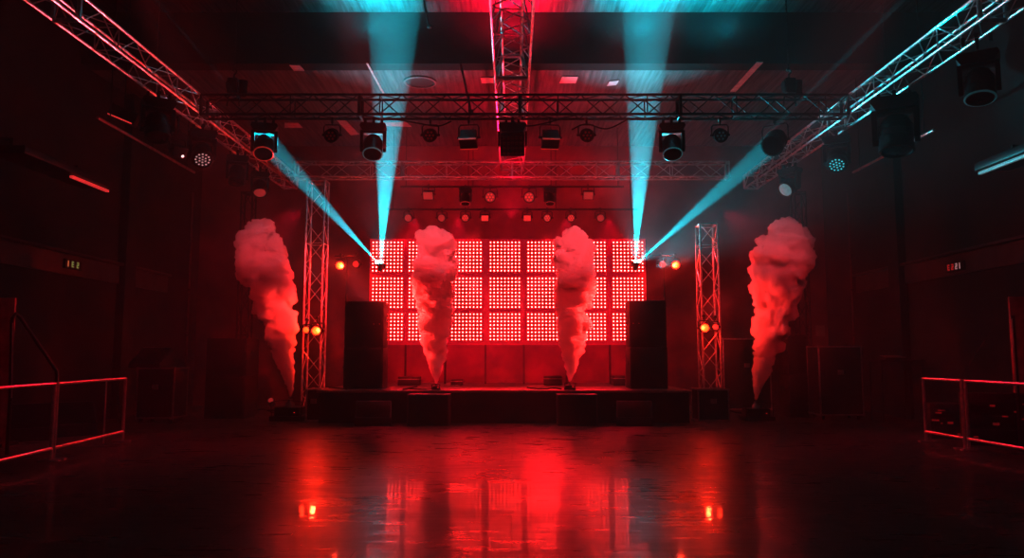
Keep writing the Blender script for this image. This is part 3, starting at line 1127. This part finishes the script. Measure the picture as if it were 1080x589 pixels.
# ------------------------------------------------------------------ lamps beside the stage
GT = 'red glowing lamps beside the stage'


def tower_lamp(label, px, py, Y, m, sc, pan=0., emit=True):
    p = P(px, py, Y)
    par_can(label, (p.x, Y, p.z + .08 + .2 * sc), pan, 1.5, sc, lens=m, dots=m if emit else None, group=GT, name='par_light')
    return p


YTW = 18.0
for px, py, lab, s, m in ((334.5, 349, 'brighter orange lamp low on the left tower', .9, M_ORANGE), (323.5, 348, 'smaller orange lamp at outer edge of the left tower', .62, M_ORANGE),
                          (742.5, 346, 'brighter orange lamp low on the right tower', .85, M_ORANGE), (754, 345, 'smaller red lamp at outer edge of the right tower', .62, M_LENSR)):
    tower_lamp(lab, px, py, YTW, m, s)
for px, py, lab, s, m, e in ((359.5, 280.5, 'bright orange lamp left of the LED panel wall', .9, M_ORANGE, 1), (376, 279, 'unlit round lamp beside the left edge of the LED wall', .8, M_LENSDIM, 0),  # unlit lenses get a dim red emission from their material
                             (712, 280, 'bright orange lamp right of the LED panel wall', .85, M_ORANGE, 1), (698, 279, 'unlit round lamp beside the right edge of the LED wall', .8, M_LENSDIM, 0)):
    p = tower_lamp(lab, px, py, 19.9, m, s, emit=bool(e))
for xs_, lab in (((359.5, 376), 'left'), ((698, 712), 'right')):
    xm = P(sum(xs_) / 2, 270, 19.95).x
    zt = P(540, 272, 19.95).z
    t = thing('lamp_stand', 'thin dark stand holding the two lamps at the %s edge of the LED wall' % lab, 'stand', (xs0 - .12 if xm < 0 else xs1 + .12, 19.95, 0))
    z0 = t.location.z
    MB().tube((0, .1, 0), (0, .1, zt - z0), .022, 8).build('pole', M_BLK, t)
    MB().tube((-.32, .05, zt - z0 + .06), (.32, .05, zt - z0 + .06), .018, 8).build('crossbar', M_BLK, t)
    g = MB()
    g.box((0, .1, .015), (.2, .5, .03), bev=.008)
    g.build('base', M_BLK, t)

# beam fixtures at the LED wall
BT = {'left': (P(279.5, 148, 14.15), P(413, 67, 15.2)), 'right': (P(818, 149, 14.15), P(681, 67, 15.2))}
BL = []
for px, py, lab in ((400, 277, 'left'), (672, 276, 'right')):
    p = P(px, py, 19.55)
    t = thing('beam_light', 'dazzling teal beam fixture on the %s end of LED wall shooting two beams upward' % lab, 'stage light', p)
    sg = -1 if lab == 'left' else 1
    g = MB()
    g.box((0, .36, -.05), (.2, .12, .12), bev=.02)
    g.box((0, .46, -.05), (.1, .2, .08), bev=.01)
    g.build('bracket', M_BLK, t)
    for k in (0, 1):
        dv = (BT[lab][k] - p).normalized()
        M = dv.to_track_quat('Z', 'Y').to_matrix().to_4x4()
        M = T((sg * (.045 if k == 0 else -.045), 0, 0)) @ M
        h = MB().lathe([(.03, -.3), (.055, -.28), (.065, -.2), (.065, .0), (.06, .02), (.056, .015)], 16, M).build('head', M_BLK, t)
        MB().lathe([(.0001, .022), (.05, .018), (.05, .01)], 16, M).build('lens', M_TEAL, h)
        BL.append((p + Vector((sg * (.045 if k == 0 else -.045), 0, 0)) + dv * .06, BT[lab][k], k))

# ------------------------------------------------------------------ barriers


def barrier(label, a, b, zt=1.08, zb=.17, mids=(.5,), group='steel barriers along the sides'):
    a, b = Vector(a), Vector(b)
    a.z = b.z = 0
    d = b - a
    t = thing('crowd_barrier', label, 'barrier', a, math.atan2(d.y, d.x), group)
    L = d.length
    r = .026
    MB().tube((0, 0, zt), (L, 0, zt), r, 12).build('top_rail', M_RAIL, t)
    MB().tube((0, 0, zb), (L, 0, zb), r, 12).build('bottom_rail', M_RAIL, t)
    for s in (0, L):
        MB().tube((s, 0, 0), (s, 0, zt + .02), r, 12).build('post', M_RAIL, t)
    for s in mids:
        MB().tube((s * L, 0, 0.05), (s * L, 0, zt), .014, 8).build('upright', M_RAIL, t)
    for s in (.04, L - .04):
        MB().box((s, 0, .01), (.08, .3, .02)).build('foot', M_RAIL, t)
    return t


pa, pb = PZ(129, 466, 0), PZ(56, 485.5, 0)
dl = (pb - pa)
barrier('steel barrier on the left with top rail lit red, farther of two', pb, pa, mids=(.68,))
barrier('steel barrier at the left edge of the photo, nearer of two', pb + dl.normalized() * 2.6, pb + dl.normalized() * .08, mids=(.35,))
pa, pb = PZ(977, 466, 0), PZ(1018, 474, 0)
dr = (pb - pa)
barrier('steel barrier on the right, short farther panel', pa, pb, mids=())
barrier('steel barrier at the right edge of the photo, nearer panel', pb + dr.normalized() * .1, pb + dr.normalized() * 3.0, mids=())


# ------------------------------------------------------------------ cases and gear at the sides
def flight_case(label, loc, d, rz=0., name='flight_case', wheels=True, group=None):
    w, dp, h = d
    t = thing(name, label, 'flight case', loc, rz, group)
    z0 = .1 if wheels else 0
    hh = h - z0
    MB().box((0, 0, z0 + hh / 2), (w, dp, hh), bev=.01).build('box', M_CASE, t)
    g = MB()
    e = .035
    for sx in (-1, 1):
        for sy in (-1, 1):
            g.box((sx * (w / 2 - e / 2 + .006), sy * (dp / 2 - e / 2 + .006), z0 + hh / 2), (e, e, hh + .01), bev=.005)
    for sz in (z0, z0 + hh):
        for sy in (-1, 1):
            g.box((0, sy * (dp / 2 - e / 2 + .006), sz + (e / 2 if sz == z0 else -e / 2)), (w, e, e))
        for sx in (-1, 1):
            g.box((sx * (w / 2 - e / 2 + .006), 0, sz + (e / 2 if sz == z0 else -e / 2)), (e, dp, e))
    g.build('edge_profile', M_EDGE, t)
    for sx in (-1, 1):
        for sy in (-1, 1):
            for sz in (z0 + .02, z0 + hh - .02):
                MB().box((sx * (w / 2 - .01), sy * (dp / 2 - .01), sz), (.06, .06, .06), bev=.018).build('corner_cap', M_EDGE, t)
    g = MB()
    g.box((0, -dp / 2 - .004, z0 + hh * .62), (.14, .014, .11), bev=.004)
    g.build('latch', M_EDGE, t)
    if wheels:
        for sx in (-1, 1):
            for sy in (-1, 1):
                g = MB()
                g.tube((sx * (w / 2 - .09) - .02, sy * (dp / 2 - .09), .045), (sx * (w / 2 - .09) + .02, sy * (dp / 2 - .09), .045), .045, 12)
                g.box((sx * (w / 2 - .09), sy * (dp / 2 - .09), .085), (.06, .06, .03))
                g.build('castor', M_RUB, t)
    return t


# mixing desk case on the left
p = PZ(162, 447, 0)
t = flight_case('upright metal edged flight case on the left, under the slanted desk', (p.x, p.y + .35, 0), (40 / F * p.y * .98, .7, P(160, 388, p.y).z), .0)
zt = P(160, 388, p.y).z
t = thing('mixing_desk', 'slanted black control desk on top of the left flight case', 'control desk', (p.x - .28, p.y + .35, zt))
MB().prism([(-.34, 0), (.34, 0), (.34, .42), (.26, .42), (-.34, .08)], 'x', -.34, .34).build('body', M_CAB, t)
g = MB()
for k in range(8):
    g.box((-.28 + .08 * k, 0, .262), (.02, .4, .012), R(.0, 4, 'X') @ T((0, 0, 0)))
MB().box((0, 0, 0), (.62, .64, .012), T((0, -.04, .262)) @ R(math.atan2(.34, .6), 4, 'X')).build('control_surface', M_GRILL, t)
g = MB()
for k in range(7):
    for q in range(4):
        g.box((-.26 + .087 * k, -.2 + .13 * q, .012), (.025, .04, .02), T((0, -.04, .262)) @ R(math.atan2(.34, .6), 4, 'X'))
g.build('faders', M_BLK, t)
MB().tube((-.3, .24, .45), (.3, .24, .45), .012, 8).build('top_rail', M_EDGE, t)

# PA stacks, left and right
p = PZ(236, 442, 0)
Y = p.y
cw = 42 / F * Y
h1 = P(236, 397, Y).z
h2 = P(236, 357, Y).z
GP = 'big black speakers standing on the floor'
cabinet('big black bass cabinet on the floor left of the left plume, lower one', (p.x, Y + .4, 0), (cw, .8, h1), .0, GP)
t = cabinet('big black speaker stacked on the left bass cabinet, red sheen on its side', (p.x, Y + .4, h1), (cw, .78, h2 - h1), 0, GP)
q = P(255, 370, Y + .5)
cabinet('tall narrow speaker lit red, right behind the left speaker stack', (P(257, 400, Y + 1.).x, Y + 1.1, 0), (.5, .5, P(255, 358, Y + 1.0).z), .0, GP)
p = PZ(790, 437, 0)
flight_case('tall upright flight case with worn metal edges behind the right plume', (p.x, p.y + .35, 0), (50 / F * p.y, .6, P(790, 357, p.y).z), 0)
p = PZ(840, 441, 0)
Y = p.y
h1 = P(840, 396, Y).z
h2 = P(840, 354, Y).z
cabinet('black bass cabinet right of the right plume, lower one', (P(843, 400, Y).x, Y + .4, 0), (.46, .7, h1), 0, GP)
cabinet('black speaker stacked on the bass cabinet right of the right plume', (P(843, 400, Y).x, Y + .4, h1), (.46, .68, h2 - h1), 0, GP)
p = PZ(878, 444, 0)
flight_case('wide dark flight case on the floor right of the right speaker stack', (p.x + .3, p.y + .5, 0), (1.0, .7, P(878, 365, p.y).z), 0)
# flat table right
p = PZ(935, 447, 0)
t = thing('folding_table', 'dark folding table on the right in deep shadow beside the wide flight case', 'table', (p.x + .55, p.y + .6, 0))
zt = P(935, 380, p.y + .3).z
MB().box((0, 0, zt - .02), (1.0, .7, .04), bev=.008).build('tabletop', M_CASE, t)
for sx in (-1, 1):
    for sy in (-1, 1):
        MB().tube((sx * .46, sy * .28, 0), (sx * .44, sy * .28, zt - .04), .018, 8).build('leg', M_BLK, t)
t = thing('small_mixer', 'small low control unit lying on the dark folding table', 'control desk', (p.x + .45, p.y + .5, zt))
MB().prism([(-.2, 0), (.2, 0), (.2, .1), (-.2, .05)], 'x', -.25, .25).build('body', M_CAB, t)
MB().box((0, 0, .0), (.44, .34, .01), T((0, 0, .08)) @ R(math.atan2(.05, .4), 4, 'X')).build('control_surface', M_EDGE, t)

# black low cases near the tower feet
for px, lab, w, h in ((341, 'low black case beside the stage at the foot of the left tower', .34, .72), (748, 'low black case beside the stage at the foot of the right tower', .7, .72)):
    x = P(px, 430, 17.7).x
    x = min(x, xs0 - w / 2 - .03) if px < 500 else max(x, xs1 + w / 2 + .03)
    flight_case(lab, (x, 17.6, 0), (w, .6, h), 0, wheels=False)
# floor cables near jets
cable('black cable on the floor beside the left smoke machine', [PZ(262, 437, 0.012), PZ(276, 432, .012), PZ(290, 436, .012), PZ(300, 434, .012)], .014)
cable('black cable on the floor beside the right smoke machine', [PZ(768, 433, 0.012), PZ(780, 436, .012), PZ(790, 434, .012), PZ(797, 435, .012)], .014)
# small red floor lamp on floor left of left jet
p = PZ(286, 434, 0)
t = thing('floor_lamp', 'small dark floor lamp with red lens left of the left smoke machine', 'floor lamp', (p.x, p.y + .1, 0))
MB().box((0, 0, .02), (.2, .2, .04), bev=.01).build('base', M_BLK, t)
MB().lathe([(.05, 0), (.09, .03), (.1, .2), (.08, .21)], 16, T((0, 0, .16)) @ R(.9, 4, 'X')).build('housing', M_BLK, t)
MB().lathe([(.0001, .215), (.07, .212), (.07, .205)], 14, T((0, 0, .16)) @ R(.9, 4, 'X')).build('lens', M_LENSDIM, t)

# gear behind the left barrier
for px, py, w, h, lab in ((25, 468, .9, .62, 'bulky dark wedge speaker behind the nearer left barrier'), (78, 462, .75, .6, 'bulky dark wedge speaker behind the farther left barrier')):
    p = PZ(px, py, 0)
    wedge(lab, (p.x - .35, p.y + .5, 0), w, h, .7, 'wedge speakers behind the left barriers', .7)
# stair handrail and red board on the left
p = PZ(12, 478, 0)
Yh = 11.6
a, b, c2, d2 = P(11, 420, Yh), P(13, 334, Yh), P(20, 333, Yh + .1), P(60, 392, Yh + .5)
t = thing('stair_handrail', 'bent dark tube handrail rising above the left barrier', 'handrail', (a.x, a.y, 0))
base = Vector((a.x, a.y, 0))
g = MB()
mid = (b + c2) / 2 + Vector((0, 0, .03))
g.path([Vector((0, 0, 0)), a - base, b - base - Vector((0, 0, .06)), b - base + Vector((.01, 0, -.02)), mid - base, c2 - base + Vector((.02, 0, -.03)), d2 - base, Vector((d2.x - base.x + .05, d2.y - base.y, 0))], .03, 10)
g.build('rail', mat('dark_rail', (.06, .05, .05), .3, .5, 8, .2), t)
MB().tube((0.035, -.03, a.z), (b - base) + Vector((.03, -.03, -.1)), .008, 6).build('painted_edge_light', M_RAIL, t)  # pale thin line put on the rail as its lit edge
pb_ = P(4, 378, 12.4)
zb_ = P(4, 314, 12.4).z
t = thing('upright_board', 'upright reddish board at the left edge behind the handrail', 'board', (pb_.x - .24, 12.5, 0))
MB().box((0, 0, zb_ / 2), (.62, .05, zb_), bev=.008).build('panel', M_BOARD, t)
for s in (-1, 1):
    MB().box((s * .22, .15, .03), (.06, .5, .06)).build('foot', M_BLK, t)
# right: post, board, gear
Yh = 11.9
b = P(1068, 333, Yh)
t = thing('stair_handrail', 'upright post with slanted stay above the right barrier, edge lit red', 'handrail', (b.x, Yh, 0))
MB().tube((0, 0, 0), (0, 0, b.z), .03, 10).build('post', mat('dark_rail', (.06, .05, .05), .3, .5, 8, .2), t)
MB().tube((-.035, -.03, .9), (-.035, -.03, b.z - .05), .009, 6).build('painted_edge_light', M_RAIL, t)  # lighter strip added to the post to paint its lit edge
e = P(1018, 390, Yh + .6)
f_ = P(1052, 340, Yh + .3)
MB().tube((e.x - b.x, e.y - Yh, e.z), (f_.x - b.x, f_.y - Yh, f_.z), .006, 6).build('stay', M_BTR, t)
pb_ = P(1076, 378, 13.4)
zb_ = P(1076, 313, 13.4).z
t = thing('upright_board', 'upright reddish board at the right edge behind the post', 'board', (pb_.x + .17, 13.45, 0))
MB().box((0, 0, zb_ / 2), (.56, .05, zb_), bev=.008).build('panel', M_BOARD, t)
for s in (-1, 1):
    MB().box((s * .2, .15, .03), (.06, .5, .06)).build('foot', M_BLK, t)
# racks behind the right barrier
for px, py, w, h, lab, sd in ((1004, 466, .62, .62, 'dark equipment rack with faint red highlights behind the farther right barrier', 1), (1058, 474, .95, .85, 'dark equipment rack with glowing red bits behind the nearer right barrier', 2)):
    p = PZ(px, py, 0)
    t = thing('equipment_rack', lab, 'equipment rack', (p.x + .28, p.y + .6, 0), -.35)
    MB().box((0, 0, h / 2), (w, .55, h), bev=.015).build('case', M_CASE, t)
    for k in range(3):
        MB().box((0, -.285, h * (.2 + .27 * k)), (w - .1, .02, h * .22), bev=.004).build('rack_unit', M_BLK, t)
    rn_ = random.Random(sd)
    for k in range(7):
        g = MB().box((rn_.uniform(-.4, .4) * w, -.297, h * rn_.uniform(.15, .85)), (rn_.uniform(.03, .12), .008, rn_.uniform(.02, .045)))
        g.build('red_highlight', mat('painted_red_highlights', (.4, .05, .05), .4, 0, 20, .3, (.7, .03, .04), .25, sample=False), t)  # small emissive patches paint red highlights on the gear

# exit signs under the ledges
def sign(label, px, py, X, marks):
    p = PX(px, py, X)
    t = thing('exit_sign', label, 'sign', p, PI / 2 if X < 0 else -PI / 2)
    MB().box((0, .05, 0), (.62, .07, .2), bev=.01).build('sign_box', M_SIGN_B, t)
    k = 0
    for x0, shape, m in marks:
        g = MB()
        for (bx, bz, bw, bh) in shape:
            g.box((x0 + bx, .012, bz), (bw, .008, bh))
        g.build('lettering', m, t)
    return t


I_ = [(0, 0, .035, .13)]
E_ = [(-.03, 0, .03, .13), (.01, .05, .06, .03), (.01, 0, .05, .03), (.01, -.05, .06, .03)]
Z_ = [(0, .05, .08, .03), (.0, 0, .05, .04), (0, -.05, .08, .03), (.03, .02, .025, .06), (-.03, -.02, .025, .06)]
sign('small lit exit sign with orange and green marks under the left ledge', 79, 279.5, -XW + .13, [(-.22, I_, M_SIGN_O), (-.05, E_, M_SIGN_G), (.13, Z_, M_SIGN_G), (.25, I_, mat('sign_dim', (.05, .05, .05), .5, 0, 8, .2))])
sign('small lit exit sign with red and pale marks under the right ledge', 1005.5, 281.5, XW - .13, [(-.2, E_, M_SIGN_R), (-.06, Z_, M_SIGN_R), (.08, Z_, M_SIGN_P), (.2, I_, M_SIGN_P)])
# drain pipes on side walls
for lab, a, b in (('thin vertical pipe on the far left behind the desk case', P(196, 262, 20), P(196, 388, 20)), ('thin vertical pipe on the far right beyond the right plume', P(901, 262, 20), P(901, 362, 20))):
    t = thing('wall_pipe', lab, 'pipe', (b.x, 20, 0))
    MB().tube((0, 0, 0), (0, 0, a.z + 1.5), .028, 8).build('pipe', mat('dark_pipe', (.12, .06, .06), .4, .3, 8, .2), t)
    g = MB()
    for k in (.9, 2.0, 3.2):
        g.box((0, 0, k), (.08, .08, .05), bev=.01)
    g.build('pipe_clip', M_BLK, t)
# paper on right
p = P(880, 348, 21.6)
tag(MB().box((0, 0, 0), (.26, .02, .32)).build('wall_notice', M_PAPER), 'small dim square notice on the back wall right of the right plume', 'notice').location = (p.x, YB - .012, p.z)
p = P(875, 348, 20)

# ------------------------------------------------------------------ haze and lights
w = bpy.data.worlds.new('hall_air')
S.world = w
w.use_nodes = True
nt = w.node_tree
bg = nt.nodes['Background']
bg.inputs['Color'].default_value = (0, 0, 0, 1)
bg.inputs['Strength'].default_value = 0
vs = nt.nodes.new('ShaderNodeVolumeScatter')
vs.inputs['Density'].default_value = .013
vs.inputs['Anisotropy'].default_value = .15
nt.links.new(vs.outputs[0], nt.nodes['World Output'].inputs['Volume'])


def lamp(kind, name, loc, col, e, target=None, size=.1, angle=None, blend=.3, sy=None):
    ld = bpy.data.lights.new(name, kind)
    ld.color = col
    ld.energy = e
    if kind == 'AREA':
        ld.size = size
        if sy:
            ld.shape = 'RECTANGLE'
            ld.size_y = sy
    else:
        ld.shadow_soft_size = size
    if kind == 'SPOT':
        ld.spot_size = angle
        ld.spot_blend = blend
    o = bpy.data.objects.new(name, ld)
    C.objects.link(o)
    o.location = loc
    if target is not None:
        o.rotation_euler = (Vector(target) - Vector(loc)).to_track_quat('-Z', 'Y').to_euler()
    return o


RED = (1, .010, .075)
PINK = (1, .16, .2)
TEAL = (.0, .78, .95)
# four teal beams
for l0, tg, k in BL:
    if k or l0.x > 0:
        lamp('SPOT', 'added_teal_fill', l0, TEAL, 1200 if l0.x < 0 else 2600, tg, .03, math.radians(55), 1.)  # added wide spot, imitates the teal glow around the beams
    if k:
        lamp('SPOT', 'added_floor_teal', l0, TEAL, 50, (l0.x * .28, 5.5, 0), .05, .35, 1.)  # extra spot added for teal patches on the floor
    lamp('SPOT', 'beam_lamp', l0, TEAL, (200000, 200000)[k], tg, .015, math.radians((5.0, 9.6)[k]), (.45, .25)[k])
# red washes around the LED wall
# rear pipe lamps shining down on the deck
for x in (-2.7, -1.5, 1.5, 2.7):
    lamp('SPOT', 'rear_wash', (x, YL1 - .25, zb1 - .25), RED, 1500, (x * .8, 18.5, ZS), .06, 1.2, .8)
lamp('AREA', 'back_wall_wash', (0, 21.2, ZR - .2), RED, 130, (0, YB, 5.2), 7.5, sy=.3)  # added area light under the ceiling, brightens the back drape
lamp('AREA', 'back_wall_wash', (0, YP + .5, ZS + .3), RED, 260, (0, YB, 4.0), 6.5, sy=.3)  # added uplight behind the LED wall, no fixture
# orange lamps on towers
for px, py, Y, e in ((334.5, 349, 17.8, 95), (323.5, 348, 17.8, 10), (742.5, 346, 17.8, 70), (754, 345, 17.8, 8), (359.5, 280.5, 19.7, 170), (712, 280, 19.7, 160)):
    lamp('POINT', 'par_lamp', P(px, py, Y), (1, .055, .02), e * 1.1, size=.06)
# added washes, without fixtures, for the side trusses and plumes
lamp('SPOT', 'truss_wash_left', (-3.0, 16.0, 2.6), PINK, 700, (XL, 12.0, zs), .05, 1.3, .8)
lamp('SPOT', 'truss_wash_right', (3.2, 17.0, 3.4), TEAL, 2400, (XR, 13.0, zs), .05, 1.0, .8)
PLR = (1, .03, .045)
PLP = (1, .15, .19)
for n_, sx_, tx, Yp, rx in (('outer_left', -3.2, (290, 330), YO, -2.6), ('outer_right', 3.2, (810, 330), YO, 2.6),
                            ('inner_left', -1.6, (459, 320), YI, -.9), ('inner_right', 1.6, (605, 320), YI, .9)):
    ow = .5 if 'outer' in n_ else 1.
    lamp('SPOT', 'plume_wash_' + n_, (sx_, 5.0, 6.3), PLR, 12000 * ow, P(tx[0], tx[1], Yp), .12, .30, .7)
    lamp('SPOT', 'plume_top_' + n_, (sx_ * 1.6, 9.0, 7.0), PLP, 7000 * (.6 if 'outer' in n_ else 1.), P(tx[0] - (8 if 'outer_left' == n_ else -8 if n_ == 'outer_right' else 0), 262, Yp), .12, .22, .9)
    lamp('SPOT', 'plume_rim_' + n_, (rx, YL1 - .3, 4.9), PLR, 2200, P(tx[0], tx[1], Yp), .08, .6, .7)
for n_, l0, tx, e in (('inner_left', (-4.3, 17.0, 3.7), (459, 340), 4500), ('inner_right', (4.1, 17.0, 3.7), (605, 340), 4500),
                     ('outer_left', (-4.2, 16.6, 2.6), (288, 330), 450), ('outer_right', (4.0, 16.6, 2.6), (812, 330), 450)):
    lamp('SPOT', 'plume_key_' + n_, l0, (1, .06, .05), e, P(tx[0], tx[1], YI if 'inner' in n_ else YO), .06, .62 if 'inner' in n_ else 1.0, .7)  # added side keys for the smoke, no fixture holds them
lamp('SPOT', 'edge_wash_left', (-2.5, 3.5, 6.0), RED, 900, (-7.6, 12.8, 1.0), .1, .42, .8)  # edge washes are added spots that brighten side boards and gear
lamp('SPOT', 'edge_wash_right', (2.5, 3.5, 6.0), RED, 1300, (8.0, 12.8, 1.0), .1, .42, .8)
# red spots added to brighten barriers and floor sides, no fixtures
lamp('SPOT', 'side_wash_left', (-4.5, 16.0, 4.6), RED, 900, (-6.6, 12, .6), .06, 1.1, .8)
lamp('SPOT', 'side_wash_right', (4.5, 16.0, 4.6), RED, 900, (7.0, 12, .6), .06, 1.1, .8)
lamp('SPOT', 'truss_wash_centre', (0, 16.5, 3.5), RED, 900, (0, 11, zm), .05, .8, .8)  # added red spot to redden the central truss
# added ceiling washes, lamps floating without fixtures
lamp('SPOT', 'ceiling_wash_red', (0, 14.9, ZC - 1.0), RED, 1300, (0, 15.3, ZC), .05, 2.5, .9)
lamp('SPOT', 'ceiling_wash_teal', (-2.9, 14.9, ZC - 1.0), TEAL, 600, (-2.9, 15.3, ZC), .05, 2.2, .9)
lamp('SPOT', 'ceiling_wash_teal', (2.7, 14.9, ZC - 1.0), TEAL, 700, (2.7, 15.3, ZC), .05, 2.2, .9)
lamp('SPOT', 'ceiling_wash_teal', (4.4, 14.9, ZC - 1.0), TEAL, 380, (4.4, 15.3, ZC), .05, 2.4, .9)
lamp('SPOT', 'ceiling_wash_rear', (0, 19.4, 5.0), RED, 800, (0, 17.5, ZR), .05, 1.9, .9)

S.view_settings.view_transform = 'Standard'
S.view_settings.look = 'None'
S.view_settings.exposure = 0
S.view_settings.gamma = .665
cy = S.cycles
cy.max_bounces = 8
cy.diffuse_bounces = 3
cy.glossy_bounces = 4
cy.volume_bounces = 3
cy.use_denoising = True
cy.sample_clamp_indirect = 8
cy.use_light_tree = True
